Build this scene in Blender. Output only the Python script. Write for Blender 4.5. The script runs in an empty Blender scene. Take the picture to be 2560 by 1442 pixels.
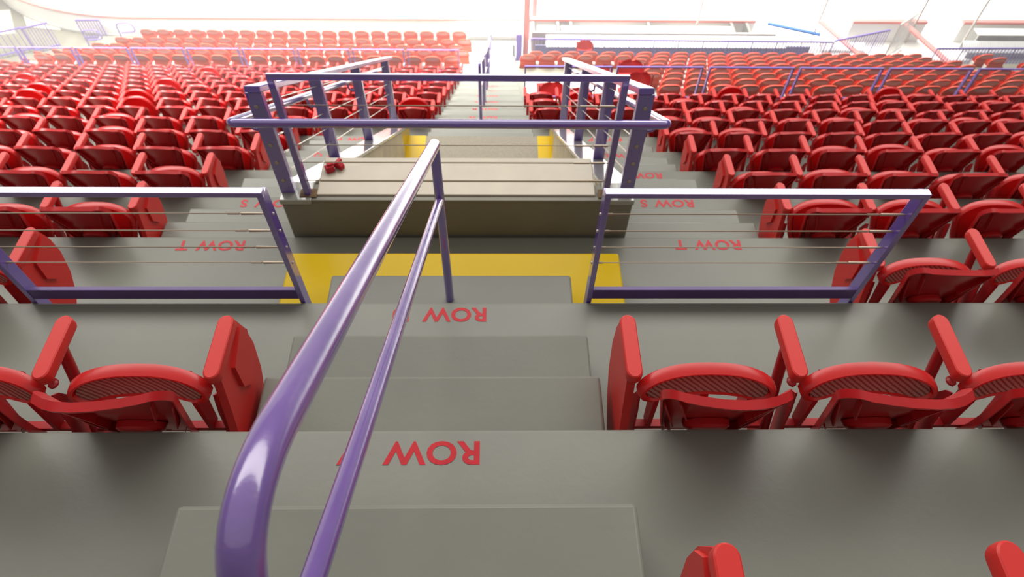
import bpy, bmesh, math, random
from mathutils import Vector, Matrix
random.seed(7)
sc = bpy.context.scene
# ---------------------------------------------------------------- camera
PITCH, YAW, ROLL = math.radians(53.7674), math.radians(1.7959), math.radians(1.434)
fw = Vector((math.sin(YAW)*math.cos(PITCH), math.cos(YAW)*math.cos(PITCH), -math.sin(PITCH)))
rt0 = Vector((math.cos(YAW), -math.sin(YAW), 0)); up0 = rt0.cross(fw)
rt = rt0*math.cos(ROLL) + up0*math.sin(ROLL); up = up0*math.cos(ROLL) - rt0*math.sin(ROLL)
CAM = Vector((.2223, -.8211, 1.81))
cd = bpy.data.cameras.new('camera'); cam = bpy.data.objects.new('camera', cd)
sc.collection.objects.link(cam)
m = Matrix((rt, up, -fw)).transposed().to_4x4(); m.translation = CAM
cam.matrix_world = m
cd.sensor_width = 36; cd.lens = 1680.36/2560*36; cd.clip_start = .05; cd.clip_end = 300
cd.dof.use_dof = True; cd.dof.focus_distance = 1.35; cd.dof.aperture_fstop = 6.3
sc.camera = cam
# ---------------------------------------------------------------- light
w = bpy.data.worlds.new('world'); sc.world = w; w.use_nodes = True
w.node_tree.nodes['Background'].inputs[0].default_value = (1.0, .95, .86, 1)
w.node_tree.nodes['Background'].inputs[1].default_value = .15
def area(name, loc, target, sx, sy, power, col=(1, .97, .92), spread=180):
    l = bpy.data.lights.new(name, 'AREA'); l.shape = 'RECTANGLE'; l.size = sx; l.size_y = sy
    l.energy = power; l.color = col; l.spread = math.radians(spread)
    o = bpy.data.objects.new(name, l); sc.collection.objects.link(o); o.location = loc
    d = Vector(target) - Vector(loc); o.rotation_euler = d.to_track_quat('-Z', 'Y').to_euler()
    return o
area('arena_ceiling_lights', (-1, 22, 17), (-1, 22.5, -11), 54, 20, 17000)
area('stand_ceiling_glow', (0, 2, 8.5), (0, 2.01, 0), 34, 16, 820, (1, .96, .90))
area('rink_floodlights', (-1, 21, 7), (0, 20, -11), 40, 8, 15000, spread=95)
vs = sc.view_settings
vs.view_transform = 'Standard'; vs.look = 'None'; vs.gamma = 1; vs.use_curve_mapping = False; vs.exposure = 0
try: sc.cycles.use_denoising = True
except Exception: pass
# ---------------------------------------------------------------- materials
def mat(name, col, rough=.5, spec=.5, metal=0, noise=0, nscale=8, col2=None, bump=0, bscale=60, coat=0, cior=1.5):
    M = bpy.data.materials.new(name); M.use_nodes = True; nt = M.node_tree; b = nt.nodes['Principled BSDF']
    b.inputs['Base Color'].default_value = (*col, 1); b.inputs['Roughness'].default_value = rough
    b.inputs['Specular IOR Level'].default_value = spec; b.inputs['Metallic'].default_value = metal
    b.inputs['Coat Weight'].default_value = coat; b.inputs['Coat Roughness'].default_value = .12; b.inputs['Coat IOR'].default_value = cior
    tc = nt.nodes.new('ShaderNodeTexCoord')
    if noise:
        n = nt.nodes.new('ShaderNodeTexNoise'); n.inputs['Scale'].default_value = nscale; n.inputs['Detail'].default_value = 6
        r = nt.nodes.new('ShaderNodeValToRGB'); r.color_ramp.elements[0].position = .5-.25; r.color_ramp.elements[1].position = .5+.25
        c2 = col2 or tuple(c*(1-noise) for c in col)
        r.color_ramp.elements[0].color = (*c2, 1); r.color_ramp.elements[1].color = (*col, 1)
        nt.links.new(tc.outputs['Object'], n.inputs['Vector']); nt.links.new(n.outputs['Fac'], r.inputs['Fac'])
        nt.links.new(r.outputs['Color'], b.inputs['Base Color'])
    if bump:
        n2 = nt.nodes.new('ShaderNodeTexNoise'); n2.inputs['Scale'].default_value = bscale; n2.inputs['Detail'].default_value = 4
        bp = nt.nodes.new('ShaderNodeBump'); bp.inputs['Strength'].default_value = bump; bp.inputs['Distance'].default_value = .01
        nt.links.new(tc.outputs['Object'], n2.inputs['Vector']); nt.links.new(n2.outputs['Fac'], bp.inputs['Height'])
        nt.links.new(bp.outputs['Normal'], b.inputs['Normal'])
    return M
GREY = mat('grey_epoxy_paint', (.212, .214, .186), .34, .22, noise=.13, nscale=2.2, bump=.05, bscale=45)
GREYD = mat('dark_grey_paint', (.235, .225, .18), .45, .25, noise=.15, nscale=3, bump=.05)
YEL = mat('yellow_epoxy_paint', (.58, .385, .003), .25, .12, noise=.08, nscale=3, bump=.025, bscale=60)
CURBP = mat('curb_grey_paint', (.30, .30, .25), .22, .6, bump=.03, coat=1, cior=1.8)
BEIGE = mat('beige_coated_board', (.53, .47, .37), .35, .45, noise=.14, nscale=6)
PALE = mat('pale_grey_cap', (.55, .54, .50), .25, .5)
WALLST = mat('stained_beige_wall', (.60, .52, .36), .6, .3, noise=.3, nscale=5)
TERR = mat('speckled_concrete', (.30, .27, .21), .6, .3, noise=.35, nscale=90, col2=(.19, .17, .13))
REDP = mat('red_lettering_paint', (.55, .018, .03), .5, .3, noise=.2, nscale=40)
RED = mat('red_plastic', (.50, .014, .014), .30, .42, noise=.07, nscale=5, bump=.012, bscale=25)
REDB = mat('red_back_plastic', (.46, .012, .015), .32, .4)
REDD = mat('red_bracket_enamel', (.36, .012, .016), .38, .4)
REDA = mat('red_arm_plastic', (.58, .026, .022), .42, .35)
DUST = mat('dusty_ribbed_plastic', (.30, .12, .10), .8, .2)
def ribs(M, sx):
    nt = M.node_tree; b = nt.nodes['Principled BSDF']; tc = nt.nodes.new('ShaderNodeTexCoord')
    wv = nt.nodes.new('ShaderNodeTexWave'); wv.inputs['Scale'].default_value = sx; wv.bands_direction = 'DIAGONAL'; wv.inputs['Distortion'].default_value = 1.2
    wv.inputs['Detail'].default_value = 3; wv.inputs['Detail Scale'].default_value = 2
    rp = nt.nodes.new('ShaderNodeValToRGB'); rp.color_ramp.elements[0].color = (.17, .05, .045, 1); rp.color_ramp.elements[1].color = (.30, .20, .17, 1)
    rp.color_ramp.elements[0].position = .15; rp.color_ramp.elements[1].position = .6
    nt.links.new(tc.outputs['Object'], wv.inputs['Vector']); nt.links.new(wv.outputs['Fac'], rp.inputs['Fac'])
    nt.links.new(rp.outputs['Color'], b.inputs['Base Color'])
ribs(DUST, 30)
PUR = mat('purple_enamel', (.125, .052, .40), .27, .35, noise=.12, nscale=5, coat=1, cior=2.5)
PURW = mat('worn_purple_enamel', (.20, .12, .37), .22, .6, noise=.3, nscale=7, col2=(.135, .07, .29), bump=.045, bscale=120, coat=.9, cior=1.6)
PURD = mat('dark_purple_enamel', (.115, .066, .24), .35, .45, noise=.25, nscale=9)
CABLE = mat('stainless_cable', (.40, .33, .25), .42, .5, metal=.55)
STEEL = mat('cable_fitting_steel', (.62, .56, .48), .3, .5, metal=.6)
BRASS = mat('bolt_head_metal', (.42, .36, .30), .35, .5, metal=.6)
RUST = mat('rusty_base', (.20, .13, .07), .8, .2, noise=.5, nscale=30)
PINK = mat('sheen_tinted_red_back', (.66, .25, .23), .38, .45)  # pale pink paints in the white reflection on the glossy red seat backs
ORNG = mat('orange_red_seat', (.72, .085, .035), .4, .4)
REDC = mat('faded_red_rim', (.76, .10, .06), .4, .4)
BRCK = mat('white_bracket_enamel', (.62, .58, .54), .4, .4)
WHITE = mat('white_painted_floor', (.80, .79, .75), .4, .4)
ICE = mat('ice_sheet', (.90, .91, .92), .18, .5)
BOARD = mat('white_rink_board', (.86, .86, .84), .3, .5)
CAPR = mat('red_cap_rail', (.80, .30, .28), .35, .5)
BGREY = mat('bench_grey', (.20, .20, .19), .5, .4)
LGREY = mat('light_grey_panel', (.55, .55, .53), .5, .4, noise=.15, nscale=3)
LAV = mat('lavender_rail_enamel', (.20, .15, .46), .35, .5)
BLUE = mat('blue_panel', (.06, .22, .62), .4, .4)
MATTE = mat('black_yellow_edge', (.06, .06, .06), .6, .3)
COVER = mat('ribbed_floor_cover', (.62, .58, .48), .6, .3)
# glass
GL = bpy.data.materials.new('clear_acrylic_glass'); GL.use_nodes = True
nt = GL.node_tree; nt.nodes.remove(nt.nodes['Principled BSDF'])
tr = nt.nodes.new('ShaderNodeBsdfTransparent'); tr.inputs[0].default_value = (.96, .97, .97, 1)
gs = nt.nodes.new('ShaderNodeBsdfGlossy'); gs.inputs['Roughness'].default_value = .05
mx = nt.nodes.new('ShaderNodeMixShader'); mx.inputs[0].default_value = .06
nt.links.new(tr.outputs[0], mx.inputs[1]); nt.links.new(gs.outputs[0], mx.inputs[2]); nt.links.new(mx.outputs[0], nt.nodes['Material Output'].inputs[0])
# ---------------------------------------------------------------- helpers
COL = sc.collection
def obj(name, bm, m, parent=None, loc=(0, 0, 0), smooth=True, bevel=0, angle=35):
    me = bpy.data.meshes.new(name); bm.normal_update(); bm.to_mesh(me); bm.free()
    o = bpy.data.objects.new(name, me); COL.objects.link(o); o.location = loc
    for mm in (m if isinstance(m, (list, tuple)) else [m]): me.materials.append(mm)
    if parent: o.parent = parent
    if smooth:
        for p in me.polygons: p.use_smooth = True
        me.set_sharp_from_angle(angle=math.radians(angle))
    if bevel:
        b = o.modifiers.new('bevel', 'BEVEL'); b.width = bevel; b.segments = 2; b.limit_method = 'ANGLE'; b.angle_limit = math.radians(40)
        b.harden_normals = False
    return o
def thing(name, label, cat, loc=(0, 0, 0), rotz=0, group=None):
    o = bpy.data.objects.new(name, None); COL.objects.link(o); o.location = loc; o.rotation_euler = (0, 0, rotz)
    o.empty_display_size = .1; return tag(o, label, cat, group)
def tag(o, label, cat, group=None):
    o['label'] = label; o['category'] = cat
    if group: o['group'] = group
    return o
def struct(o, label=None):
    o['kind'] = 'structure'
    if label: o['label'] = label
    return o
def B(): return bmesh.new()
def box(bm, x0, x1, y0, y1, z0, z1):
    r = bmesh.ops.create_cube(bm, size=1)
    for v in r['verts']:
        v.co = Vector((x0 if v.co.x < 0 else x1, y0 if v.co.y < 0 else y1, z0 if v.co.z < 0 else z1))
    return r['verts']
def prism_x(bm, pts, x0, x1):
    """polygon (y,z) extruded along x"""
    a = [bm.verts.new((x0, y, z)) for y, z in pts]; b = [bm.verts.new((x1, y, z)) for y, z in pts]
    n = len(pts)
    bm.faces.new(a); bm.faces.new(b[::-1])
    for i in range(n): bm.faces.new((a[i], b[i], b[(i+1) % n], a[(i+1) % n]))
    bmesh.ops.recalc_face_normals(bm, faces=bm.faces[:])
def tube(bm, pts, r, seg=16, caps=True, closed=False):
    pts = [Vector(p) for p in pts]; n = len(pts); rings = []
    prev = None
    for i, p in enumerate(pts):
        if closed: t = (pts[(i+1) % n]-pts[i-1])
        else: t = (pts[min(i+1, n-1)]-pts[max(i-1, 0)])
        t.normalize()
        if prev is None:
            a = Vector((0, 0, 1)) if abs(t.z) < .9 else Vector((1, 0, 0))
            u = t.cross(a).normalized()
        else:
            u = (prev - t*prev.dot(t)).normalized()
        prev = u; v = t.cross(u)
        rr = r[i] if isinstance(r, (list, tuple)) else r
        rings.append([bm.verts.new(p + (u*math.cos(2*math.pi*k/seg)+v*math.sin(2*math.pi*k/seg))*rr) for k in range(seg)])
    m = n if closed else n-1
    for i in range(m):
        a, b = rings[i], rings[(i+1) % n]
        for k in range(seg): bm.faces.new((a[k], a[(k+1) % seg], b[(k+1) % seg], b[k]))
    if caps and not closed:
        bm.faces.new(rings[0][::-1]); bm.faces.new(rings[-1])
    bmesh.ops.recalc_face_normals(bm, faces=bm.faces[:])
def ball(bm, c, r, sx=1, sy=1, sz=1, seg=12):
    q = bmesh.ops.create_uvsphere(bm, u_segments=seg, v_segments=seg//2+1, radius=r)
    for v in q['verts']: v.co = Vector((v.co.x*sx, v.co.y*sy, v.co.z*sz)) + Vector(c)
def bar(bm, p0, p1, wx, wn):
    """rectangular bar from p0 to p1 lying in the YZ plane: wx wide along X, wn thick across"""
    p0, p1 = Vector(p0), Vector(p1); t = (p1-p0).normalized()
    sx = Vector((1, 0, 0)); nn = t.cross(sx).normalized()
    vs_ = []
    for p in (p0, p1):
        vs_.append([bm.verts.new(p + sx*a*wx/2 + nn*b*wn/2) for a, b in ((-1, -1), (1, -1), (1, 1), (-1, 1))])
    a, b = vs_
    bm.faces.new(a[::-1]); bm.faces.new(b)
    for k in range(4): bm.faces.new((a[k], a[(k+1) % 4], b[(k+1) % 4], b[k]))
    bmesh.ops.recalc_face_normals(bm, faces=bm.faces[:])
def fillet(pts, rad, n=8):
    """round the corners of a polyline"""
    pts = [Vector(p) for p in pts]; out = [pts[0]]
    for i in range(1, len(pts)-1):
        a, b, c = pts[i-1], pts[i], pts[i+1]
        d1 = (a-b); d2 = (c-b); r1 = min(rad, d1.length*.49, d2.length*.49); d1.normalize(); d2.normalize()
        p, q = b+d1*r1, b+d2*r1
        for k in range(n+1):
            t = k/n; out.append(p*(1-t)**2 + b*2*t*(1-t) + q*t*t)
    out.append(pts[-1]); return out
ORD = ['zeroth', 'first', 'second', 'third', 'fourth', 'fifth', 'sixth', 'seventh', 'eighth', 'ninth', 'tenth', 'eleventh', 'twelfth', 'thirteenth', 'fourteenth', 'fifteenth', 'sixteenth', 'seventeenth', 'eighteenth', 'nineteenth', 'twentieth', 'twenty-first', 'twenty-second', 'twenty-third', 'twenty-fourth', 'twenty-fifth', 'twenty-sixth', 'twenty-seventh', 'twenty-eighth', 'twenty-ninth', 'thirtieth']
def pix(p):
    d = Vector(p)-CAM; z = d.dot(fw)
    if z < .1: return (-9999, 9999)
    return (1280+1680.36*d.dot(rt)/z, 721-1680.36*d.dot(up)/z)
# ---------------------------------------------------------------- seating bowl
D, H = .8223, .5333
def Z(k): return -(k*H-(.0011*(k-4)**2 if k > 4 else 0))
XL, XR = -17.0, 14.0
KL, KR = 16, 10
AW = .56           # half width of the aisle steps
VW = .94           # outer half width of the vomitory walls
def platform(k, x0, x1, y1=None, name='floor'):
    bm = B(); yb = (k-1)*D; y1 = k*D if y1 is None else y1
    pts = [(yb-.12, Z(k)-.35), (yb-.12, Z(k)), (y1-.012, Z(k)), (y1-.003, Z(k)-.003), (y1, Z(k)-.012), (y1, Z(k+1)-.02), (y1-.15, Z(k+1)-.02), (y1-.15, Z(k)-.35)]
    prism_x(bm, pts, x0, x1)
    return struct(obj(name, bm, GREY, angle=50))
for k in range(-2, 3): platform(k, XL, XR)
for k in range(3, 7):
    platform(k, XL, -VW+.02); platform(k, VW-.02, XR)
for k in range(7, KL+1):
    platform(k, XL, .75 if k > KR else XR)
# aisle steps
def step(x0, x1, y0, y1, zt, zb, m=GREY, label=None, lip=True):
    bm = B(); box(bm, x0, x1, y0, y1, zb, zt)
    o = obj('concrete_step', bm, m, bevel=.012); struct(o, label); return o
def flight(k, x0, x1, m=GREY):
    """two steps going down from platform k to platform k+1"""
    hz = (Z(k)-Z(k+1))/3
    step(x0, x1, k*D-.02, k*D+D/3, Z(k)-hz, Z(k+1)+.0, m)
    step(x0+.001, x1-.001, k*D-.02, k*D+2*D/3, Z(k)-2*hz, Z(k+1)+.0, m)
flight(-2, -AW, AW); flight(-1, -AW, AW); flight(0, -AW, AW)
hz = H/3
step(-.568, .560, D-.02, 1.105, Z(1)-hz, Z(2))
step(-.856, .842, D-.02, 1.385, Z(1)-2*hz, Z(2), YEL, 'yellow painted wide step')
for k in range(2, 6):
    flight(k, -1.785, -VW+.01); flight(k, VW-.01, 1.785)
for k in range(6, KL):
    flight(k, -.60, .62)
# ---------------------------------------------------------------- painted row letters
def lettering(text, xc, yb, z, w, gap=1.5):
    cu = bpy.data.curves.new('row_lettering', 'FONT'); cu.body = text; cu.align_x = 'CENTER'; cu.offset = .026; cu.size = 1
    cu.space_word = gap; cu.space_character = 1.05; cu.resolution_u = 4
    t = bpy.data.objects.new('tmp', cu); COL.objects.link(t)
    bpy.context.view_layer.update()
    me = bpy.data.meshes.new_from_object(t.evaluated_get(bpy.context.evaluated_depsgraph_get()))
    bpy.data.objects.remove(t)
    xs = [v.co.x for v in me.vertices]; ys = [v.co.y for v in me.vertices]
    ww = max(xs)-min(xs); hh = max(ys)-min(ys)
    for v in me.vertices:
        v.co.x = -(v.co.x-(max(xs)+min(xs))/2)/ww*w; v.co.y = -(v.co.y-min(ys))/hh*.071; v.co.z = 0
    me.materials.clear(); me.materials.append(REDP)
    o = bpy.data.objects.new('row_lettering', me); COL.objects.link(o); o.location = (xc, yb, z+.0012)
    tag(o, 'red painted %s lettering on grey concrete, %s' % (text, 'beside the entry on the left' if xc < -.9 else 'beside the entry on the right' if xc > .9 else 'in the centre aisle'), 'lettering')
    return o
lettering('ROW V', -.034, -.036, Z(0), .400, 1.9)
lettering('ROW U', -.029, D-.098+.07, Z(1), .392, 1.72)
names = 'TSRQPONMLKJHGFE'
for i, k in enumerate(range(2, 7)):
    lettering('ROW '+names[i], 1.388, k*D-.022, Z(k), .372)
    lettering('ROW '+names[i], -1.372, k*D-.030, Z(k), .372)
for k in range(7, 14):
    lettering('ROW '+names[k-2], 0, k*D-.03, Z(k), .375)
# ---------------------------------------------------------------- vomitory (entry tunnel mouth)
SL = .6486
ZC = -.795         # top of the front curb
FLZ = Z(6)         # tunnel floor
def slopez(y, c): return c - SL*(y-1.736)
bm = B(); box(bm, -VW, VW, 1.672, 1.80, Z(2)-.4, ZC-.012); struct(obj('wall_front', bm, GREYD, bevel=.01))
bm = B(); box(bm, -.76, .745, 1.78, 1.97, ZC-.75, ZC-.02); struct(obj('wall_header', bm, BEIGE))
for s, nm in ((-1, 'wall_left'), (1, 'wall_right')):
    bm = B(); x0, x1 = sorted((s*VW, s*.785))
    prism_x(bm, [(1.70, FLZ-.3), (1.70, ZC-.02), (1.80, ZC-.02), (4.58, FLZ+.36), (4.58, FLZ-.3)], x0, x1)
    struct(obj(nm, bm, WALLST))
    bm = B()
    prism_x(bm, [(4.58, FLZ-.3), (4.58, FLZ+.36), (5.06, FLZ+.03), (5.06, FLZ-.3)], x0, x1)
    o = obj('painted_wall_end', bm, YEL); struct(o, 'yellow painted low end of the entry wall')
    # glossy grey coping
    bm = B(); x0, x1 = sorted((s*(VW+.004), s*.775))
    prism_x(bm, [(1.664, ZC-.035), (1.664, ZC), (1.80, ZC), (5.06, FLZ+.055), (5.06, FLZ+.02), (1.79, ZC-.035)], x0, x1)
    struct(obj('trim_1', bm, CURBP, bevel=.005), 'sloping glossy grey coping of the entry wall')
bm = B(); box(bm, -.775, .775, 1.668, 1.70, ZC-.02, ZC-.004); struct(obj('trim_2', bm, GREYD, bevel=.004))
struct_floor = B(); box(struct_floor, -.80, .80, -1.5, 4.93, FLZ-.2, FLZ); struct(obj('floor', struct_floor, TERR))
bm = B(); box(bm, -VW, VW, 4.11, 4.935, FLZ-.5, FLZ-.004); struct(obj('floor', bm, GREY))
for s in (-1, 1):
    bm = B(); xa, xb = sorted((s*.785, s*(.585 if s < 0 else .64))); box(bm, xa, xb, 3.3, 4.935, FLZ, FLZ+.003); struct(obj('floor_marking', bm, YEL), 'yellow floor stripe along the entry wall')
bm = B(); box(bm, -2, 2, -1.7, -1.5, -4, -1.1); struct(obj('wall_tunnel', bm, WALLST))
# beige boards over the header
t = thing('header_cover', 'beige board cover on top of the entry front wall, red plastic scraps on it', 'cover', (-.007, 1.84, ZC))
for i, (y0, y1, zt) in enumerate(((1.700, 1.800, .006), (1.806, 1.945, .006), (1.950, 1.990, .004))):
    bm = B(); box(bm, -.743, .743, y0-1.84, y1-1.84, -.02, zt); obj('board', bm, BEIGE, t, bevel=.006)
for i, (x, y, a, lab) in enumerate(((-.703, 1.882, .5, 'small broken red plastic block, left of two on the beige board'), (-.655, 1.905, 1.1, 'small broken red plastic clip, right of two on the beige board'))):
    bm = B()
    if i == 0:
        prism_x(bm, [(-.017, 0), (.017, 0), (.02, .018), (.006, .03), (-.014, .026)], -.018, .018)
    else:
        prism_x(bm, [(-.02, 0), (.018, 0), (.022, .02), (0, .034), (-.02, .018)], -.012, .012)
    box(bm, -.008, .02, -.005, .012, .02, .036)
    o = obj('plastic_scrap', bm, REDP, loc=(x, y, ZC+.007), bevel=.003); o.rotation_euler = (0, 0, a); o.scale = (1.3, 1.3, 1.3); tag(o, lab, 'plastic scrap', 'broken red plastic pieces')
# guardrail round the entry
def cable(bm, p0, p1, r=.0028): tube(bm, [p0, p1], r, 8)
for s, side in ((-1, 'left'), (1, 'right')):
    g = thing('sloping_guardrail', 'purple guardrail with flat sloping top along the %s side of the entry' % side, 'guardrail', (s*.89, 1.736, ZC), group='guardrails around the entry')
    def L(x, y, z): return (x-s*.89, y-1.736, z-ZC)
    bm = B(); bar(bm, L(s*.892, 1.700, slopez(1.700, -.139)), L(s*.892, 5.06, slopez(5.06, -.139)), .072, .03); obj('top_rail', bm, PUR, g, bevel=.004)
    for i, y in enumerate((1.736, 2.64, 3.66, 4.86)):
        bm = B(); hw = .037; zb = ZC if i == 0 else max(slopez(y, ZC)-.14-.02*i, FLZ+.05)
        box(bm, s*.902-hw-s*.89, s*.902+hw-s*.89, y-.02-1.736, y+.02-1.736, zb-ZC, slopez(y, -.15)-ZC)
        p = obj('post', bm, PUR, g, bevel=.003)
        if i == 0:
            for zz in (-.225, -.46, -.575, -.70):
                bm = B(); ball(bm, L(s*.905, y-.0215, zz), .0115, 1, .5, 1); obj('bolt', bm, BRASS, p)
    for c in (-.222, -.43, -.55, -.672):
        bm = B(); cable(bm, L(s*.90, 1.75, slopez(1.75, c)), L(s*.90, 4.85, slopez(4.85, c)), .0032)
        tube(bm, [L(s*.90, 1.76, slopez(1.76, c)), L(s*.90, 1.82, slopez(1.82, c))], .007, 10)
        tube(bm, [L(s*.90, 1.85, slopez(1.85, c)), L(s*.90, 1.89, slopez(1.89, c))], .006, 10)
        obj('cable', bm, STEEL, g)
g = thing('front_guardrail', 'purple square tube guardrail frame with cables facing the upper stairs', 'guardrail', (0, 1.716, ZC), group='guardrails around the entry')
bm = B(); box(bm, -.812, .806, -.016, .0, -.069-ZC, -.037-ZC); obj('top_rail', bm, PUR, g, bevel=.003)
for x in (-.797, .79):
    bm = B(); box(bm, x-.016, x+.016, -.018, .018, .0, -.066-ZC); p = obj('post', bm, PUR, g, bevel=.003)
    bm = B(); box(bm, x-.04, x+.05, -.03, .03, .0, .004); obj('rust_stain', bm, RUST, p)
for z in (-.215, -.457, -.572, -.699):
    bm = B(); cable(bm, (-.78, 0, z-ZC), (.775, 0, z-ZC), .0024)
    tube(bm, [(.60, 0, z-ZC), (.68, 0, z-ZC)], .0052, 10); tube(bm, [(.69, 0, z-ZC), (.76, 0, z-ZC)], .006, 10)
    obj('cable', bm, CABLE, g)
g = thing('wraparound_handrail', 'round purple handrail looping around the front of the entry guardrail', 'handrail', (0, 1.555, -.19))
def rz(y): return -.187 - .641*(y-1.555)
path = [(-.955, 5.1, rz(5.1)), (-.985, 5.02, rz(5.02)), (-.985, 1.556, rz(1.556)), (.985, 1.556, rz(1.556)), (.985, 5.02, rz(5.02)), (.955, 5.1, rz(5.1))]
path = [Vector(p)-Vector((0, 1.555, -.19)) for p in path]
bm = B(); tube(bm, fillet(path, .045, 8), .0205, 20); obj('pipe', bm, PURW if False else PUR, g)
for s in (-1, 1):
    for y in (1.76, 2.64, 3.66, 4.86):
        bm = B(); tube(bm, fillet([(s*.925, y-1.555, rz(y)-.08+.19), (s*.985, y-1.555, rz(y)-.08+.19), (s*.985, y-1.555, rz(y)-.01+.19)], .03, 5), .008, 8); obj('bracket', bm, PUR, g)
# ---------------------------------------------------------------- flat guard panels
def guard(x0, x1, y, z, label, name='cable_guardrail', h=.652, cables=True, m=PUR, fit='both'):
    g = thing(name, label, 'guardrail', ((x0+x1)/2, y, z), group='cable guardrails at the row edges')
    c = (x0+x1)/2; a, b = x0-c, x1-c
    bm = B(); box(bm, a, b, -.027, .004, h-.022, h); obj('top_rail', bm, m, g, bevel=.002)
    for x in (a+.011, b-.011):
        bm = B(); box(bm, x-.011, x+.011, -.027, .027, -.16, h-.022)
        p = obj('post', bm, m, g, bevel=.002)
        if cables:
            for zz in (.521, .427, .331, .235):
                bm = B(); sx = -1 if x < 0 else 1; ball(bm, (x+sx*.012, 0, zz), .006, .6, 1, 1); obj('bolt', bm, STEEL, p)
    bm = B(); box(bm, a+.02, b-.02, -.024, -.004, .018, .080); obj('bottom_rail', bm, PURD if m is PUR else m, g, bevel=.002)
    if cables:
        for zz in (.521, .427, .331, .235):
            bm = B(); cable(bm, (a+.02, 0, zz), (b-.02, 0, zz), .0024)
            if fit in ('both', 'left'):
                tube(bm, [(a+.022, 0, zz), (a+.045, 0, zz)], .0042, 8)
            e = 1 if fit != 'left' else 1
            tube(bm, [(b-.03, 0, zz), (b-.115, 0, zz)], [.0042, .0058], 10); tube(bm, [(b-.122, 0, zz), (b-.165, 0, zz)], .0042, 8)
            obj('cable', bm, CABLE, g)
    return g
guard(-1.745, -.600, D+.029, Z(1), 'purple cable guardrail above ROW T on the left of the stairs')
guard(.592, 1.745, D+.029, Z(1), 'purple cable guardrail above ROW T on the right of the stairs')
# far guards
for i in range(9):
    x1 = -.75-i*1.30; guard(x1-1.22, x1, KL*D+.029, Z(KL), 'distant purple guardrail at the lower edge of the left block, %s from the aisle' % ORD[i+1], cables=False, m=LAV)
xs = [(.62, 2.0), (2.08, 3.45), (3.55, 4.90), (5.0, 6.33), (6.44, 7.77), (7.88, 9.2), (9.3, 10.6)]
for i, (a, b) in enumerate(xs):
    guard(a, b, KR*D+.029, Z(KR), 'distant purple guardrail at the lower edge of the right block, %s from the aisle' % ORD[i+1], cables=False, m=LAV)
# ---------------------------------------------------------------- stair handrail (closest object)
def stair_rail(y0, y1, base0, base1, label, X=-.005, m=PURW, hh=None, seg=20):
    """y0 uphill end, y1 downhill end; base z of both posts"""
    def zt(y): return hh[0]-SL*(y-hh[1])
    g = thing('stair_handrail', label, 'handrail', (X, y1, base1), group='handrails in the stairs')
    o = Vector((0, y1, base1))
    pts = [Vector((0, y0, base0)), Vector((0, y0, zt(y0))), Vector((0, y1, zt(y1)+.012)), Vector((0, y1+.001, base1))]
    up_ = fillet([p-o for p in (pts[0], pts[1], pts[2])], .226, 14)
    bm = B(); tube(bm, up_, .0215, seg); ball(bm, up_[-1], .0215); obj('top_rail', bm, m, g)
    bm = B(); tube(bm, [Vector((0, y1, zt(y1)))-o, Vector((0, y1, base1))-o], .0185, seg); obj('post', bm, PUR if m is PURW else m, g)
    bm = B(); tube(bm, [Vector((0, y0, zt(y0)-.296))-o, Vector((0, y1, zt(y1)-.262))-o], [.0165, .0165], seg); obj('lower_rail', bm, m, g)
    return g
stair_rail(-.70, .965, Z(-1), Z(1)-hz, 'large purple round handrail running down the stairs in the foreground', hh=(.222, .935))
# distant aisle rails
seg_y = [(6.15, 7.65), (8.2, 9.9), (10.5, 12.2), (12.8, 14.4), (15.0, 16.8)]
RL = lambda y: Z(min(16, max(6, y/D)))-(.52*(y/D-16)*1.0*.85 if y/D > 16 else 0)
for i, (a, b) in enumerate(seg_y):
    g = thing('stair_handrail', 'distant purple handrail in the centre aisle, %s one down from the entry' % ORD[i+1], 'handrail', (-.02, b, RL(b)), group='handrails in the stairs')
    o = Vector((0, b, RL(b)))
    pts = [Vector((0, a, RL(a)-.05)), Vector((0, a, RL(a)+.86)), Vector((0, b, RL(b)+.86)), Vector((0, b, RL(b)-.05))]
    bm = B(); tube(bm, [p-o for p in fillet(pts, .12, 6)], .021, 10); obj('top_rail', bm, PUR, g)
    bm = B(); tube(bm, [Vector((0, a, RL(a)+.5))-o, Vector((0, b, RL(b)+.5))-o], .017, 8); obj('lower_rail', bm, PUR, g)
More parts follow.
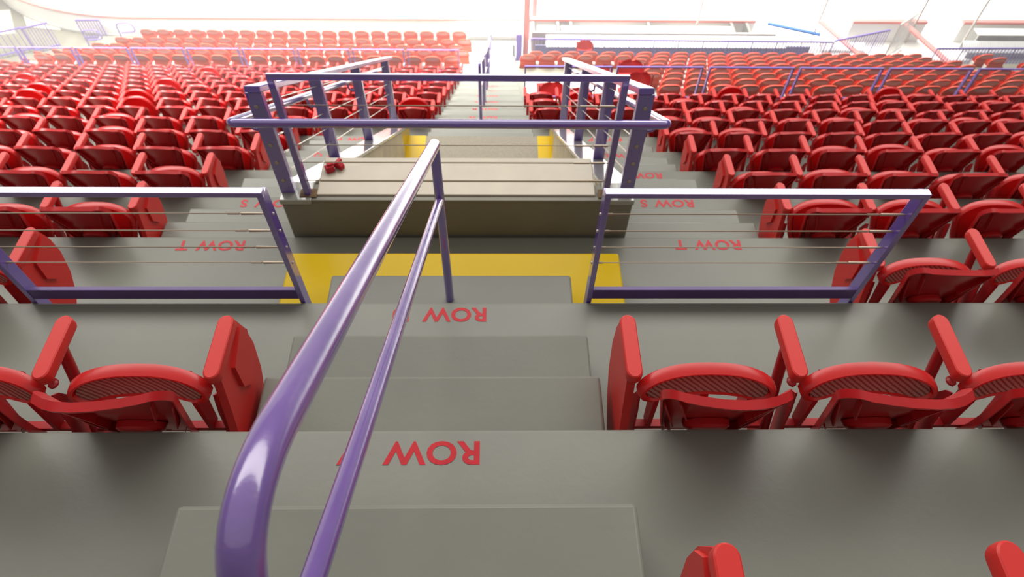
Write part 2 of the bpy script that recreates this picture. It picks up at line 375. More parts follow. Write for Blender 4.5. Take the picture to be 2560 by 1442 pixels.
# ---------------------------------------------------------------- stadium seat
def grid(bm, fn, nu, nv, close=False):
    vv = [[bm.verts.new(fn(i/nu, j/nv)) for i in range(nu+1)] for j in range(nv+1)]
    for j in range(nv):
        for i in range(nu): bm.faces.new((vv[j][i], vv[j][i+1], vv[j+1][i+1], vv[j+1][i]))
    return vv
def back_outline(n=8):
    """half outline (x,z) from bottom to top centre of the backrest"""
    pts = [(.085, .32), (.115, .42), (.148, .54), (.170, .65), (.182, .712)]
    for k in range(1, n+1):
        a = math.pi/2*k/n; pts.append((.182-.045*(1-math.cos(a)), .712+.080*math.sin(a)))
    pts += [(.10, .815), (.05, .836), (0, .843)]
    return pts
def by(x, z):      # depth of the backrest surface
    return .100 - .165*(z-.30)/.54 + 1.65*x*x*max(0, min(1, (z-.40)/.3))
def make_back():
    bm = B(); half = back_outline(); full = [(-x, z) for x, z in half] + [(x, z) for x, z in half[::-1][1:]]
    c = (0, .60); rings = []
    for s_ in (1, .82, .55, .28):
        rings.append([bm.verts.new((x*s_, by(x*s_, c[1]+(z-c[1])*s_), c[1]+(z-c[1])*s_)) for x, z in full])
    n = len(full)
    for a, b in zip(rings, rings[1:]):
        for i in range(n-1): bm.faces.new((a[i], a[i+1], b[i+1], b[i]))
        bm.faces.new((a[n-1], a[0], b[0], b[n-1]))
    bm.faces.new(rings[-1])
    # flange folded towards the rear along the outline
    fl = [bm.verts.new((x*1.005, by(x, z)-.024, z-.006)) for x, z in full]
    fi = [bm.verts.new((x*.972, by(x, z)-.024, c[1]+(z-.006-c[1])*.972)) for x, z in full]
    fj = [bm.verts.new((x*.972, by(x, z)-.004, c[1]+(z-c[1])*.972)) for x, z in full]
    for a, b in ((rings[0], fl), (fl, fi), (fi, fj)):
        for i in range(n-1): bm.faces.new((a[i], a[i+1], b[i+1], b[i]))
    bmesh.ops.recalc_face_normals(bm, faces=bm.faces[:])
    return bm
def make_hub():
    bm = B()
    rings = []
    for r, dy in ((.062, .0), (.060, -.020), (.050, -.028), (.0, -.030)):
        if r == 0: top = bm.verts.new((0, by(0, .51)+dy, .51)); break
        rings.append([bm.verts.new((r*1.12*math.cos(a), by(0, .51+r*math.sin(a)*.9)+dy, .51+r*.9*math.sin(a))) for a in [2*math.pi*k/24 for k in range(24)]])
    for a, b in zip(rings, rings[1:]):
        for i in range(24): bm.faces.new((a[i], a[(i+1) % 24], b[(i+1) % 24], b[i]))
    for i in range(24): bm.faces.new((rings[-1][i], rings[-1][(i+1) % 24], top))
    # stiffening ribs either side
    for s in (-1, 1):
        for (xa, za, xb, zb) in ((.10, .50, .160, .68), (.085, .60, .135, .74), (.09, .43, .115, .48)):
            a = Vector((s*xa, by(xa, za)-.001, za)); b = Vector((s*xb, by(xb, zb)-.001, zb))
            v = [bm.verts.new(p) for p in (a, b, b+Vector((0, -.024, 0)), a+Vector((0, -.024, 0)))]
            w_ = [bm.verts.new(q.co+Vector((.004, 0, .002))) for q in v]
            bm.faces.new(v); bm.faces.new(w_[::-1])
            for i in range(4): bm.faces.new((v[i], v[(i+1) % 4], w_[(i+1) % 4], w_[i]))
    bmesh.ops.recalc_face_normals(bm, faces=bm.faces[:])
    return bm
def sy(x, z, tilt):      # depth of the folded seat pan at (x, z)
    return .122 - .020*(x/.21)**2 - (.64-z)*math.cos(tilt)/math.sin(tilt)
def seat_outline(hgt, wid, deep=False):
    """half outline (x,z) of the folded pan from bottom centre to top centre"""
    zb = .547
    pts = [(0, zb+.014), (.06, zb+.012), (.115, zb+.008), (.145, zb+.001), (.175, zb-.003), (wid-.012, zb+.008), (wid, zb+.028)]
    if deep: pts = [(0, .34), (.10, .34), (.14, .36), (.18, .45), (wid-.006, zb), (wid, zb+.028)]
    for k in range(1, 11):
        a = math.pi/2*k/10
        pts.append((wid*math.cos(a)**.75 if k < 10 else 0, zb+.028+(hgt-zb-.028)*math.sin(a)**1.05))
    return pts
def make_seat(tilt, hgt=.642, wid=.214, th=.036, deep=False):
    half = seat_outline(hgt, wid, deep); full = [(-x, z) for x, z in half[1:-1]][::-1]
    full = half[:-1] + [half[-1]] + full
    N = len(full); bm = B(); c = (0, .60)
    def ringf(sc_, t):
        out = []
        for x, z in full:
            X_, Z_ = x*sc_, c[1]+(z-c[1])*sc_; out.append(bm.verts.new((X_, sy(X_, Z_, tilt)+t, Z_)))
        return out
    loops = [ringf(.88, .008), ringf(.90, -.004), ringf(.955, -.003), ringf(.985, .004), ringf(1.0, .014), ringf(1.0, th-.002), ringf(.99, th), ringf(.86, th)]
    for A, Bq in zip(loops, loops[1:]):
        for i in range(N): bm.faces.new((A[i], A[(i+1) % N], Bq[(i+1) % N], Bq[i]))
    bm.faces.new(loops[-1])
    bmesh.ops.recalc_face_normals(bm, faces=bm.faces[:])
    b2 = B()
    def r2_(sc_, t): return [b2.verts.new((x*sc_, sy(x*sc_, c[1]+(z-c[1])*sc_, tilt)+t, c[1]+(z-c[1])*sc_)) for x, z in full]
    o_, i_ = r2_(.87, .004), r2_(.45, .010)
    for k in range(N): b2.faces.new((o_[k], o_[(k+1) % N], i_[(k+1) % N], i_[k]))
    b2.faces.new(i_)
    bmesh.ops.recalc_face_normals(b2, faces=b2.faces[:])
    b3 = B()
    pts = [(.118, hgt-.05), (.150, hgt-.03), (.150, .52), (.12, .36), (.08, .36), (.09, .52)]
    prism_x(b3, pts, -.013, .013)
    return bm, b2, b3
def make_bracket():
    bm = B()
    for s in (-1, 1):
        # flat side plate with a curved hook towards the backrest
        prism_x(bm, [(.145, .49), (.125, .51), (.10, .44), (.085, .36), (.045, .32), (.03, .26), (.06, .20), (.11, .22), (.15, .34), (.17, .42)], s*.203-.003, s*.203+.003)
        tube(bm, [(s*.196, .05, .29), (s*.165, .055, .27), (s*.12, .09, .31)], .011, 8)
    box(bm, -.20, .20, .085, .110, .345, .365)
    return bm
def make_arm():
    bm = B(); n = 10; L_ = .085; w_ = .0250; out = []
    for k in range(n+1):
        a = math.pi*k/n; out.append((w_*math.cos(a), L_+w_*math.sin(a)))
    for k in range(n+1):
        a = math.pi+math.pi*k/n; out.append((w_*math.cos(a), -L_+w_*math.sin(a)))
    N = len(out)
    def ring(sc_, z): return [bm.verts.new((x*sc_, y if sc_ == 1 else y-(1-sc_)*w_*(1 if y > 0 else -1), z-.05*0)) for x, y in out]
    rs = [ring(.80, .648), ring(.93, .645), ring(1, .636), ring(1, .618), ring(.93, .611), ring(.8, .609)]
    for a, b in zip(rs, rs[1:]):
        for i in range(N): bm.faces.new((a[i], a[(i+1) % N], b[(i+1) % N], b[i]))
    bm.faces.new(rs[0]); bm.faces.new(rs[-1])
    for v in bm.verts: v.co.y += .214
    bmesh.ops.recalc_face_normals(bm, faces=bm.faces[:])
    return bm
def make_leg():
    bm = B()
    tube(bm, fillet([(0, .235, .615), (0, .195, .50), (0, .105, .28), (0, .05, .10), (0, .05, .0)], .06, 5), .0175, 12)
    box(bm, -.03, .03, .01, .11, 0, .012)
    ball(bm, (0, .13, .575), .015, 1, 1.2, .8, 8)
    return bm
def make_endpanel():
    """broad curved aisle-end standard; outer face towards +X"""
    bm = B(); pts = []
    front = [(.320, .625), (.345, .54), (.347, .45), (.318, .34), (.258, .24), (.17, .17), (.06, .13), (.004, .12)]
    rear = [(.004, .30), (.045, .36), (.085, .47), (.115, .57), (.13, .625)]
    prism_x(bm, front+rear, -.012, .014)
    return bm
def make_endblock():
    bm = B(); prism_x(bm, [(.31, .60), (.335, .55), (.29, .44), (.225, .40), (.18, .46), (.19, .56)], .013, .026)
    return bm
R78 = math.radians(73)
bmS, bmD, bmK = make_seat(R78)
bmS2, bmD2, bmK2 = make_seat(math.radians(84), hgt=.80, wid=.222, deep=True)
bmS3, bmD3, bmK3 = make_seat(math.radians(77), hgt=.66, wid=.216, deep=True)
proto_meshes = {}
def keep(name, bm, m, bevel=0):
    o = obj(name, bm, m, bevel=0); me = o.data; bpy.data.objects.remove(o); return me
ME = dict(back=keep('backrest', make_back(), REDB), hub=keep('back_hub', make_hub(), REDB), seat=keep('seat', bmS, RED), pan=keep('seat_surface', bmD, DUST), strap=keep('seat_strap', bmK, REDD),
          seat2=keep('seat', bmS2, RED), pan2=keep('seat_surface', bmD2, RED), strap2=keep('seat_strap', bmK2, REDD), seat3=keep('seat', bmS3, RED), pan3=keep('seat_surface', bmD3, RED),
          bracket=keep('side_bracket', make_bracket(), REDD), arm=keep('armrest', make_arm(), REDA), leg=keep('leg', make_leg(), REDD), panel=keep('end_panel', make_endpanel(), REDA), block=keep('moulded_block', make_endblock(), REDA))
def part(name, me, parent, x=0, flip=False):
    o = bpy.data.objects.new(name, me); COL.objects.link(o); o.parent = parent; o.location.x = x
    if flip: o.scale.x = -1
    return o
PITCHX = .4810
nseat = 0
def seat_thing(k, n, side, x_in, up_=False, panel=True):
    """k row, n number from the aisle (1..), side -1/+1, x_in |x| of the aisle-end arm"""
    global nseat
    xc = side*(x_in + (n-.5)*PITCHX)
    row = 'nearest row' if k == 0 else '%s row down' % ORD[k]
    t = thing('stadium_seat', 'red flip-up stadium seat%s, %s from the aisle, %s, %s block' % (' with raised seat' if up_ else '', ORD[n], row, 'left' if side < 0 else 'right'), 'seat', (xc, (k-1)*D, Z(k)), group='red stadium seats of the %s block' % ('left' if side < 0 else 'right'))
    dx = -side*.02
    part('backrest', ME['back'], t, dx).scale.x = .95
    h = part('back_hub', ME['hub'], t, dx)
    v_ = '2' if up_ else ('3' if k >= 3 else ''); s = part('seat', ME['seat'+v_], t, dx); s.scale.x = .965
    part('seat_surface', ME['pan'+v_], s)
    if v_ == '':
        part('seat_strap', ME['strap'], s)
        for x in (-.145, .145): part('seat_bracket', ME['strap'], s, x).scale.x = .6
    if k >= 3 and not up_:
        s.location.z = random.uniform(-.045, .035)
    part('side_bracket', ME['bracket'], t)
    part('armrest', ME['arm'], t, side*PITCHX/2)
    part('leg', ME['leg'], t, side*PITCHX/2)
    if n == 1:
        part('armrest', ME['arm'], t, -side*PITCHX/2)
        if panel:
            ep = part('end_panel', ME['panel'], t, -side*(PITCHX/2+.002), flip=(side > 0))
            if not (side > 0 and k == 1): part('moulded_block', ME['block'], ep)
        else: part('leg', ME['leg'], t, -side*PITCHX/2)
    nseat += 1
bright = {(-1, 9, 12), (-1, 10, 13), (-1, 9, 9), (-1, 8, 8), (-1, 11, 10), (1, 10, 7), (1, 9, 2), (-1, 8, 1), (-1, 12, 16), (-1, 13, 7), (1, 10, 12), (-1, 14, 11)}
for side in (-1, 1):
    for k in range(0, (KL if side < 0 else KR)+1):
        x_in = (.600 if side < 0 else .612) if k < 2 else ((1.815 if side < 0 else 1.85) if k < 8 else .615)
        if side < 0 and k >= 8: x_in = .605+.004*(k-7)
        if k == 0: x_in = .602
        n0 = 1
        for n in range(n0, 28):
            xc = side*(x_in+(n-.5)*PITCHX)
            px, py = pix((xc, (k-1)*D+.1, Z(k)+.7))
            if px < -260 or px > 2840 or (k > 2 and (px < -90 or px > 2650)): continue
            if k == 0 and n > 2: continue
            if side < 0 and k >= 7 and xc < -11.0-.15*(16-k): continue
            seat_thing(k, n, side, x_in, (side, k, n) in bright, panel=(k < 8))
# mounting beams on the risers
for k in range(1, 11):
    for side in (-1, 1):
        x_in = .60 if k < 2 else (1.82 if k < 8 else .61)
        bm = B(); box(bm, -3.6, 3.6, -.018, .018, -.02, .02)
        o = obj('mounting_beam', bm, REDD, loc=(side*(x_in+3.62), (k-1)*D+.055, Z(k)+.20), bevel=.002)
        tag(o, 'long dark red beam carrying the seats of the %s row down, %s block' % (ORD[k], 'left' if side < 0 else 'right'), 'seat beam', 'seat mounting beams')
# ---------------------------------------------------------------- lower retractable seating
def tier(x0, x1, y0, y1, z, m=GREYD):
    bm = B(); box(bm, x0, x1, y0, y1, z-.5, z); return struct(obj('floor', bm, m))
def make_rback():
    bm = B(); b2 = B(); out = [(.16, .46), (.195, .54), (.21, .62)]
    for k in range(1, 9):
        a = math.pi/2*k/8; out.append((.21*math.cos(a)**.7 if k < 8 else 0, .62+.20*math.sin(a)))
    full = [(-x, z) for x, z in out]+[(x, z) for x, z in out[::-1][1:]]
    def yy(x, z): return .10-.30*(z-.46)+.6*x*x
    N = len(full); c = .64
    def rg(b_, s_, dy): return [b_.verts.new((x*s_, yy(x*s_, c+(z-c)*s_)+dy, c+(z-c)*s_)) for x, z in full]
    f0 = rg(bm, .86, 0); f1 = rg(bm, .93, -.012); f2 = rg(bm, 1, -.006); f3 = rg(bm, 1, .02); f4 = rg(bm, .9, .024)
    for A, Q in zip((f0, f1, f2, f3), (f1, f2, f3, f4)):
        for i in range(N): bm.faces.new((A[i], A[(i+1) % N], Q[(i+1) % N], Q[i]))
    bm.faces.new(f4)
    bm.faces.new(f0)
    g0 = []; g1 = []  # upper oval of the back that carries the painted-in reflection
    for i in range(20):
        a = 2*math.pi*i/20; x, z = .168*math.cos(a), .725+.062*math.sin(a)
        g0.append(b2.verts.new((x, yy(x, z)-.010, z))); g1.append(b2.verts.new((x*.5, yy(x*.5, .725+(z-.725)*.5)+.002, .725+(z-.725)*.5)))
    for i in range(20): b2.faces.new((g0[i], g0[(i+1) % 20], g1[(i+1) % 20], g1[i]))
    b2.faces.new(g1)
    for b_ in (bm, b2): bmesh.ops.recalc_face_normals(b_, faces=b_.faces[:])
    return bm, b2
r1, r2 = make_rback()
bm = B(); grid_pts = []
def rseat(u, v):
    x = (u-.5)*.39; s_ = v
    return Vector((x*(1-.12*abs(2*v-1)**3), .16+.05*math.sin(v*math.pi)+.3*x*x, .40+.27*v))
grid(bm, rseat, 8, 6); bmesh.ops.solidify(bm, geom=bm.faces[:], thickness=.03)
bmesh.ops.recalc_face_normals(bm, faces=bm.faces[:])
b4 = B(); box(b4, -.235, -.215, .04, .16, .02, .52); box(b4, .215, .235, .04, .16, .02, .52); box(b4, -.22, .22, .08, .12, .36, .40)
ME['rb'] = keep('backrest', r1, REDC); ME['rp'] = keep('back_sheen_panel', r2, PINK); ME['rs'] = keep('seat', bm, ORNG); ME['rf'] = keep('frame', b4, BRCK)
b5 = B(); box(b5, -.2, .2, .06, .09, .36, .58); ME['rl'] = keep('lower_back', b5, ORNG)
def rseat_thing(x, y, z, label, rot=0, group='retractable seats'):
    t = thing('retractable_seat', label, 'seat', (x, y, z), rot, group)
    b = part('backrest', ME['rb'], t); part('back_sheen_panel', ME['rp'], b); part('seat', ME['rs'], t); part('frame', ME['rf'], t); part('lower_back', ME['rl'], t)
RP = .485
def rrow(yt, zt, xs_, rows_label, side):
    """yt, zt position of the backrest tops"""
    for i, x in enumerate(xs_):
        px, py = pix((x, yt, zt))
        if -60 < px < 2620:
            rseat_thing(x, yt-.0, zt-.82, 'faded red tip-up seat, %s from the aisle, %s, %s lower section' % (ORD[i+1], rows_label, side))
right_rows = [(9.40+.757*i, -5.85-.421*i) for i in range(8)]
left_rows = [(13.8, -8.34), (14.6, -8.72), (15.4, -9.10), (16.2, -9.45), (17.1, -9.78)]
for i, (y, z) in enumerate(right_rows):
    tier(.68 if i > 3 else 3.05, 16, y-.2, y+.75, z-.82)
    xs_ = [.95+RP*j+(.24 if i % 2 else 0) for j in range(26)]
    for j, x in enumerate(xs_):
        if i < 6 and x < 3.2: continue
        px, py = pix((x, y, z))
        if -60 < px < 2620 and py < 260 and not (11.6 < x+0*i < 12.9 and i > 3):
            rseat_thing(x, y, z-.82, 'faded red tip-up seat, %s from the aisle, %s row of the lower right section' % (ORD[min(j+1, 30)], ORD[i+1]), group='retractable seats of the lower right section')
for i, (y, z) in enumerate(left_rows):
    tier(-12.2, -.95, y-.2, y+.9, z-.82)
    xs_ = [-.98-RP*j+(.20 if i % 2 else 0) for j in range(22)]
    for j, x in enumerate(xs_):
        if x < -11.6+.3*i: continue
        rseat_thing(x, y, z-.82, 'faded red tip-up seat, %s from the aisle, %s row of the lower left section' % (ORD[j+1], ORD[i+1]), group='retractable seats of the lower left section')
# white aisle steps to the rink side floor
yA, zA = KL*D, Z(KL)
n = 14; y_end, z_end = 17.3, -10.72
for i in range(n):
    y0 = yA+(y_end-yA)*i/n; z0 = zA+(z_end-zA)*(i+1)/n
    step(-.93, .66, y0-.02, y0+(y_end-yA)/n+.02, z0, z0-.5, WHITE)
bm = B(); box(bm, -10.6, 18, 17.2, 18.25, -11.2, -10.72); struct(obj('floor', bm, WHITE), 'white floor behind the rink boards')
CORN = mat('corner_floor_grey', (.22, .21, .17), .6, .3, noise=.25, nscale=2)
pass
# ---------------------------------------------------------------- rink
bm = B(); box(bm, -45, 30, 18.3, 90, -11.6, -11.3); struct(obj('floor_ice', bm, ICE), 'brightly lit white ice sheet')
def boardpath(x0, x1, n=14):
    pts = []
    if x0 < -11:
        for k in range(n+1):
            a = math.radians(58)*(1-k/n); pts.append((-11.0-6.0*math.sin(a)*1.02, 18.18+6.0*(1-math.cos(a))*.73))
    else: pts.append((x0, 18.20))
    pts.append((x1, 18.20)); return pts
def ribbon(bm, pts, w_, z0, z1):
    pr = []
    for i, (x, y) in enumerate(pts):
        a = Vector(pts[max(i-1, 0)]); b = Vector(pts[min(i+1, len(pts)-1)]); t = (b-a).normalized(); nn = Vector((-t.y, t.x))
        pr.append([bm.verts.new((x+nn.x*s*w_/2, y+nn.y*s*w_/2, z)) for s, z in ((-1, z0), (1, z0), (1, z1), (-1, z1))])
    for a, b in zip(pr, pr[1:]):
        for k in range(4): bm.faces.new((a[k], a[(k+1) % 4], b[(k+1) % 4], b[k]))
    bm.faces.new(pr[0][::-1]); bm.faces.new(pr[-1])
    bmesh.ops.recalc_face_normals(bm, faces=bm.faces[:])
bm = B(); pth = [(x, y) for x, y in boardpath(-17, -10.6)] + [(-10.6, 12), (-24, 12), (-24, 24)]
v = [bm.verts.new((x, y, -10.75)) for x, y in pth]; u = [bm.verts.new((x, y, -11.2)) for x, y in pth]
bm.faces.new(v); bm.faces.new(u[::-1])
for k in range(len(v)): bm.faces.new((v[k], u[k], u[(k+1) % len(v)], v[(k+1) % len(v)]))
bmesh.ops.recalc_face_normals(bm, faces=bm.faces[:])
struct(obj('floor', bm, CORN, smooth=False), 'grey floor of the far left corner')
bd = thing('dasher_board', 'white rink boards with a thin red cap rail curving away at the far left', 'rink board', (-6, 18.2, -11.3))
o_ = Vector((-6, 18.2, -11.3))
for nm, w_, z0, z1, mm in (('board', .10, -11.3, -10.06, BOARD), ('cap_rail', .14, -10.06, -10.02, CAPR), ('kick_strip', .12, -10.74, -10.66, LGREY)):
    bm = B(); ribbon(bm, [(x+6, y-18.2) for x, y in boardpath(-17, .86)], w_, z0+11.3, z1+11.3); obj(nm, bm, mm, bd)
bm = B(); ribbon(bm, [(x+6, y-18.2) for x, y in boardpath(-17, .86)], .012, 1.28, 2.3); obj('glass_pane', bm, GL, bd)
bd = thing('dasher_board', 'white rink boards with red cap rail beyond the grey players benches at the right', 'rink board', (9, 18.2, -11.3))
for nm, w_, z0, z1, mm in (('board', .10, -11.3, -10.08, BOARD), ('cap_rail', .16, -10.08, -10.0, CAPR)):
    for (a, b) in ((1.15, 8.2), (11.25, 13.6), (14.75, 24)):
        bm = B(); ribbon(bm, [(a-9, 0), (b-9, 0)], w_, z0+11.3, z1+11.3); obj(nm, bm, mm, bd)
bm = B(); box(bm, -.93, .86, 18.06, 18.12, -10.72, -10.64); struct(obj('trim_4', bm, BGREY), 'dark kick strip at the foot of the rink gate')
bm = B(); box(bm, .62, .70, 17.2, 17.35, -10.72, -10.3); struct(obj('trim_5', bm, BGREY))
def slab(name, m, x0, x1, y0, y1, z0, z1, label, cat, group=None, bevel=0):
    bm = B(); cx, cy = (x0+x1)/2, (y0+y1)/2; box(bm, x0-cx, x1-cx, y0-cy, y1-cy, 0, z1-z0)
    return tag(obj(name, bm, m, loc=(cx, cy, z0), bevel=bevel), label, cat, group)
# players bench zone
bm = B(); box(bm, .9, 26, 16.2, 18.15, -11.3, -11.1); struct(obj('floor', bm, LGREY))
slab('bench_wall', LGREY, 1.2, 8.6, 17.3, 17.36, -11.1, -9.92, 'light grey panel wall behind the players bench nearest the aisle', 'panel')
slab('bench_wall', LGREY, 14.8, 25, 17.3, 17.36, -11.1, -9.92, 'light grey panel wall of the bench at the far right', 'panel')
for i, (a, b) in enumerate(((1.37, 1.94), (2.10, 2.37), (2.48, 4.79), (4.86, 7.36), (14.9, 24))):
    slab('players_bench', BOARD, a, b, 17.46, 17.80, -10.03, -9.99, 'white bench top in front of the red cap rail, %s from the aisle' % ORD[i+1], 'bench', 'players bench tops', bevel=.03)
for i, x in enumerate((1.25, 2.02, 2.42, 4.825, 7.42, 7.9)):
    slab('bench_support', BGREY, x-.04, x+.04, 17.42, 18.1, -11.1, -10.05, 'dark grey bench support bracket, %s from the aisle' % ORD[i+1], 'bracket', 'bench supports')
# long scalloped white bench backs
def scallop(x0, x1, y, z0, z1, label, pitch=.058):
    bm = B(); n = int((x1-x0)/pitch); c = (x0+x1)/2
    for i in range(n):
        xa = x0+i*pitch-c; row = []
        for j in range(7):
            a = math.pi*j/6; row.append((xa+pitch*j/6, .016*math.sin(a)))
        up_ = [bm.verts.new((x, .19-d, z1-z0-.018+.018*(d/.016))) for x, d in row]; lo = [bm.verts.new((x, -d, -.0-.018*(d/.016))) for x, d in row]
        lb = [bm.verts.new((x, .20, .0)) for x, d in row]; ub = [bm.verts.new((x, .23, z1-z0)) for x, d in row]
        for A, Q in ((lo, up_), (up_, ub), (ub, lb), (lb, lo)):
            for j in range(6): bm.faces.new((A[j], A[j+1], Q[j+1], Q[j]))
    bmesh.ops.remove_doubles(bm, verts=bm.verts[:], dist=.0005); bmesh.ops.recalc_face_normals(bm, faces=bm.faces[:])
    tag(obj('scalloped_bench', bm, BOARD, loc=(c, y, z0)), label, 'bench', 'scalloped white bench backs')
scallop(1.62, 8.95, 17.05, -10.22, -9.985, 'long white scalloped bench back behind the purple picket railing, nearest the aisle')
scallop(10.3, 11.7, 17.55, -10.62, -10.50, 'short white scalloped bench back in front of the tunnel')
scallop(14.4, 19.0, 17.05, -10.33, -10.09, 'white scalloped bench back at the far right')
def picket(x0, y0, x1, y1, z, h, label, n, m=LAV):
    L_ = math.hypot(x1-x0, y1-y0); g = thing('picket_railing', label, 'railing', ((x0+x1)/2, (y0+y1)/2, z), math.atan2(y1-y0, x1-x0), 'purple picket railings')
    bm = B(); box(bm, -L_/2, L_/2, -.02, .02, h-.03, h+.01); obj('top_rail', bm, m, g)
    bm = B(); box(bm, -L_/2, L_/2, -.015, .015, .08, .11); obj('bottom_rail', bm, m, g)
    for i in range(n+1):
        x = -L_/2+L_*i/n; r = .014 if i % 8 else .024
        bm = B(); box(bm, x-r/2, x+r/2, -r/2, r/2, 0, h); obj('baluster', bm, m, g)
slab('railing_panel', mat('blue_grey_skirt', (.20, .20, .30), .6, .3), 1.3, 9.7, 17.10, 17.13, -10.9, -10.22, 'blue grey skirt panel behind the long purple picket railing', 'panel')
picket(1.15, 16.78, 10.1, 16.72, -10.77, .98, 'long purple picket railing in front of the white bench back', 98)
picket(10.14, 16.72, 12.0, 17.3, -10.75, 1.0, 'purple grey picket railing continuing right of the long bench back', 20)
picket(12.1, 17.1, 12.9, 17.75, -10.7, 1.25, 'tall angled picket railing beside the red and white tunnel stripe', 12, LGREY)
picket(13.1, 16.4, 20, 16.5, -10.75, .98, 'purple picket railing at the far right edge', 70)
picket(-16.2, 16.4, -14.0, 17.42, -10.74, .80, 'purple picket railing at the far left edge', 16)
picket(-13.95, 17.30, -13.30, 17.60, -10.74, .84, 'purple picket gate at far left of the lower seats', 9)
picket(-12.68, 18.00, -12.0, 18.02, -10.74, .68, 'small purple picket railing panel close to the curved boards', 8)
# glazing posts
for i, (x, y, z1) in enumerate(((1.02, 18.1, -8.0), (6.3, 17.9, -8.6), (10.2, 18.2, -8.4), (13.2, 18.1, -8.4), (14.9, 17.9, -8.4), (17.3, 18, -8.4))):
    slab('glazing_post', BRCK, x-.025, x+.025, y-.02, y+.02, -11.1, z1, 'slim pale post holding the rink glass, %s from the aisle' % ORD[i+1], 'post', 'rink glass posts')
slab('gate_post', CAPR, .93, 1.10, 17.0, 17.2, -10.72, -8.2, 'tall pinkish red post at the rink gate by the aisle', 'post')
slab('gate_post', LAV, .72, .90, 16.9, 17.1, -10.72, -9.75, 'purple post left of the red rink gate post', 'post')
slab('red_upright', CAPR, 1.25, 1.40, 18.6, 18.7, -11.3, -9.3, 'short red upright above the cap rail near the aisle', 'post')
# blue and white kiosk, red tunnel stripes
def plank(p0, p1, w_, th, m, name, label, cat):
    p0, p1 = Vector(p0), Vector(p1); c = (p0+p1)/2; d = p1-p0; bm = B(); box(bm, -d.length/2, d.length/2, -w_/2, w_/2, -th/2, th/2)
    o = obj(name, bm, m, loc=c); o.rotation_euler = d.to_track_quat('X', 'Z').to_euler(); return tag(o, label, cat)
t = thing('bench_door', 'open white bench door with a blue lower edge and red cap', 'door', (9.1, 17.8, -11.1), 0)
def rel(p, q): return tuple(a_-b_ for a_, b_ in zip(p, q))
for nm, p0, p1, w_, th, mm in (('lower_edge', (8.50, 17.95, -9.98), (10.1, 17.62, -10.14), .10, .06, BLUE), ('door_leaf', (8.5, 18.15, -9.85), (10.1, 17.8, -10.0), .32, .04, BOARD), ('cap', (8.6, 18.3, -9.85), (10.1, 17.9, -10.0), .12, .05, CAPR)):
    o = plank(rel(p0, (9.1, 17.8, -11.1)), rel(p1, (9.1, 17.8, -11.1)), w_, th, mm, nm, '', ''); o.parent = t
    del o['label']; del o['category']
plank((9.6, 21.0, -11.28), (8.7, 18.6, -11.26), .16, .02, CAPR, 'ice_stripe', 'red stripe running up from the open bench door', 'stripe')
plank((10.2, 18.1, -10.0), (11.7, 15.6, -10.35), .16, .05, CAPR, 'tunnel_rail', 'red diagonal rail left of the white tunnel passage', 'rail')
plank((12.8, 18.1, -10.0), (14.2, 15.4, -10.4), .18, .05, CAPR, 'tunnel_rail', 'red diagonal rail right of the white tunnel passage', 'rail')
plank((5.9+.7, 17.8, -10.0), (7.6+.4, 17.4, -10.15), .08, .04, BGREY, 'stick_rack', 'dark grey slanted rack above the right end of the bench', 'rack')
# ---------------------------------------------------------------- platform with folding chairs
bm = B(); box(bm, 1.9, 3.05, 8.3, 9.05, -6.75, -5.85); box(bm, .72, 3.05, 9.05, 9.92, -6.75, -6.12); box(bm, .72, 1.9, 8.3, 9.05, -6.75, -6.12)
struct(obj('floor', bm, WHITE), 'white wheelchair platform right of the aisle')
for i in range(5):
    bm = B(); box(bm, .62, .72, 6.9+.42*i, 7.1+.42*i, Z(9)-.16-.25*i, Z(9)-.02-.25*i); struct(obj('trim_3', bm, YEL if i % 2 else MATTE), 'black and yellow edge of the platform')
fb = B(); grid(fb, lambda u, v: Vector(((u-.5)*.44*math.sqrt(max(.04, 1-(max(0, v-.3)/.72)**2)), -.08*v+.05*(2*u-1)**2, .50+.34*v)), 10, 10); bmesh.ops.solidify(fb, geom=fb.faces[:], thickness=.02)
fbm = keep('backrest', fb, RED)
fs = B(); grid(fs, lambda u, v: Vector(((u-.5)*.42, .02+.40*v, .46+.02*v)), 4, 4); bmesh.ops.solidify(fs, geom=fs.faces[:], thickness=.03); fsm = keep('seat', fs, RED)
ff = B()
for s in (-1, 1):
    tube(ff, [(s*.22, -.06, .80), (s*.225, .0, .46), (s*.225, .36, .0)], .012, 8); tube(ff, [(s*.20, .30, .46), (s*.20, -.08, 0)], .012, 8)
ffm = keep('frame', ff, REDD)
for (x, y, z, r, lab) in ((2.62, 15.75, -9.95, 0, 'orange red folding chair standing alone on the lower white deck'), (1.98, 9.22, -6.12, .2, 'red folding chair behind the sloping rail of the entry'), (2.56, 9.38, -6.12, -.1, 'dark red folding chair farther back beside the purple guardrail'), (2.56, 8.66, -5.85, 0, 'red folding chair closest to the upper end of the sloping rail'), (1.12, 8.75, -6.12, .1, 'orange folding chair low between the entry posts'), (1.60, 8.6, -6.12, 0, 'orange folding chair right of the low one between the entry posts')):
    t = thing('folding_chair', lab, 'chair', (x, y, z), r, 'loose folding chairs on the platform')
    part('backrest', fbm, t); part('seat', fsm, t); part('frame', ffm, t)
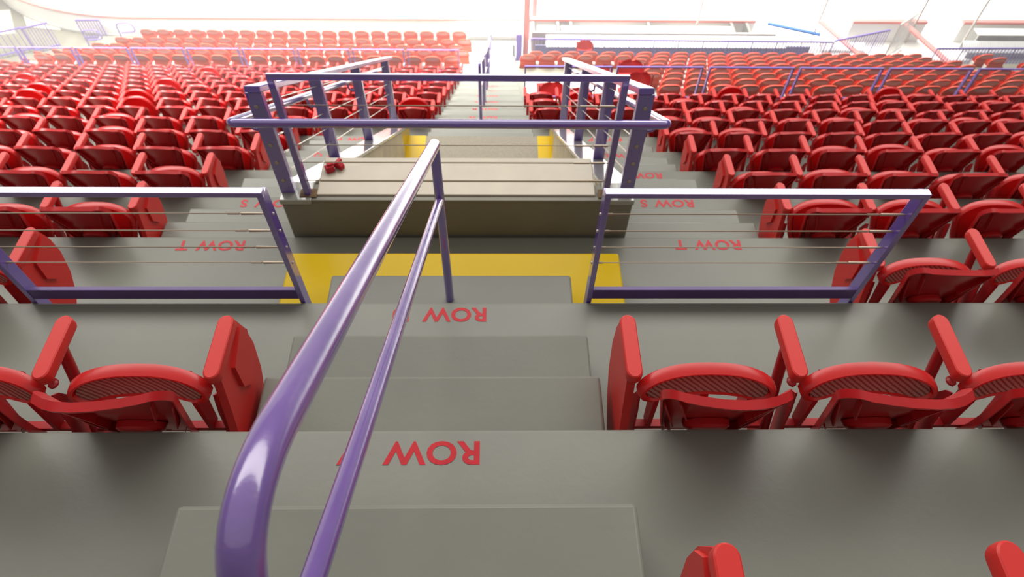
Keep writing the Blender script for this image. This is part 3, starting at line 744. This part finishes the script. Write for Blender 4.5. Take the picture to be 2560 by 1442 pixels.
# ---------------------------------------------------------------- far left corner
for i, (y, z, x0, n_) in enumerate(((13.5, -8.62, -12.1, 4), (14.3, -8.98, -12.2, 4), (15.1, -9.3, -12.1, 4), (15.95, -9.62, -11.75, 3))):
    bm = B(); box(bm, x0-n_*.5-.2, x0+.3, y-.35, y+.5, z-1.2, z-.82); struct(obj('floor', bm, CORN))
    for j in range(n_):
        rseat_thing(x0-.47*j, y-.10*j, z-.82, 'faded red seat of the angled corner section, %s in its %s row' % (ORD[j+1], ORD[i+1]), rot=-.22, group='corner section seats')
for i, (x, y, z, h_) in enumerate(((-12.0, 17.0, -10.75, .98), (-11.2, 17.45, -10.75, .93), (-14.9, 15.9, -10.75, 1.0))):
    g = thing('loop_handrail', 'purple loop-ended stair handrail in the left corner, %s' % ('middle of three', 'closest to the boards', 'farthest left')[i], 'handrail', (x, y, z), 0, 'loop handrails in the corner')
    loop = [(0, 0, h_-.35), (0, 0, h_), (.45, .02, h_+.02), (.52, .02, h_-.28), (.06, 0, h_-.30)]
    bm = B(); tube(bm, [(0, -.05, 0)]+fillet(loop, .14, 6), .018, 10); obj('pipe', bm, LAV, g)
for i, (qd, m_) in enumerate(((((-15.50, 19.84), (-14.41, 19.50), (-13.64, 18.48), (-14.75, 18.64)), COVER), (((-14.2, 19.3), (-13.46, 19.05), (-12.85, 18.45), (-13.35, 18.5)), COVER), (((-12.29, 19.05), (-10.92, 19.07), (-10.63, 18.35), (-11.67, 18.05)), WHITE), (((-12.25, 17.9), (-10.7, 17.95), (-10.7, 17.3), (-12.0, 17.3)), WHITE), (((-16.6, 19.4), (-15.7, 19.6), (-15.0, 18.3), (-16.0, 18.1)), COVER))):
    bm = B(); v = [bm.verts.new((x, y, -10.748)) for x, y in qd]; u = [bm.verts.new((x, y, -10.71)) for x, y in qd]
    bm.faces.new(v[::-1]); bm.faces.new(u)
    for k in range(4): bm.faces.new((v[k], v[(k+1) % 4], u[(k+1) % 4], u[k]))
    bmesh.ops.recalc_face_normals(bm, faces=bm.faces[:])
    tag(obj('floor_cover', bm, m_, smooth=False), ('long pale cover panel on the left corner floor beside the curved boards', 'narrow pale cover panel under the small picket railing', 'bright white cover panel along the boards near the loop handrail', 'bright white cover strip in front of the first lower seats', 'pale cover panel at the far left edge of the corner floor')[i], 'floor cover', 'floor covers in the left corner')
for (x, y, z) in ((-11.25, 13.9, -9.05), (-11.6, 13.3, -8.7), (-11.9, 12.7, -8.35)):
    step(x-.3, x+.35, y-.3, y+.3, z, z-1.2, WHITE)
bm = B(); box(bm, -22, -11.15, 10.5, 13.2, -9.6, -9.0); struct(obj('floor', bm, CORN))
print('seats', nseat, 'objects', len(bpy.data.objects))

# ---------------------------------------------------------------- light haze over the rink side
HZ = bpy.data.materials.new('arena_haze'); HZ.use_nodes = True; nt = HZ.node_tree; nt.nodes.remove(nt.nodes['Principled BSDF'])
vsn = nt.nodes.new('ShaderNodeVolumeScatter'); vsn.inputs['Density'].default_value = .0135; vsn.inputs['Anisotropy'].default_value = .2
vsn.inputs['Color'].default_value = (1, .97, .97, 1)
nt.links.new(vsn.outputs[0], nt.nodes['Material Output'].inputs['Volume'])
bm = B(); box(bm, -22, 22, 7.6, 26, -12, 1.5); o = obj('haze', bm, HZ, smooth=False); o['kind'] = 'stuff'; o['label'] = 'thin bright haze in the air over the rink side'
o['category'] = 'haze'
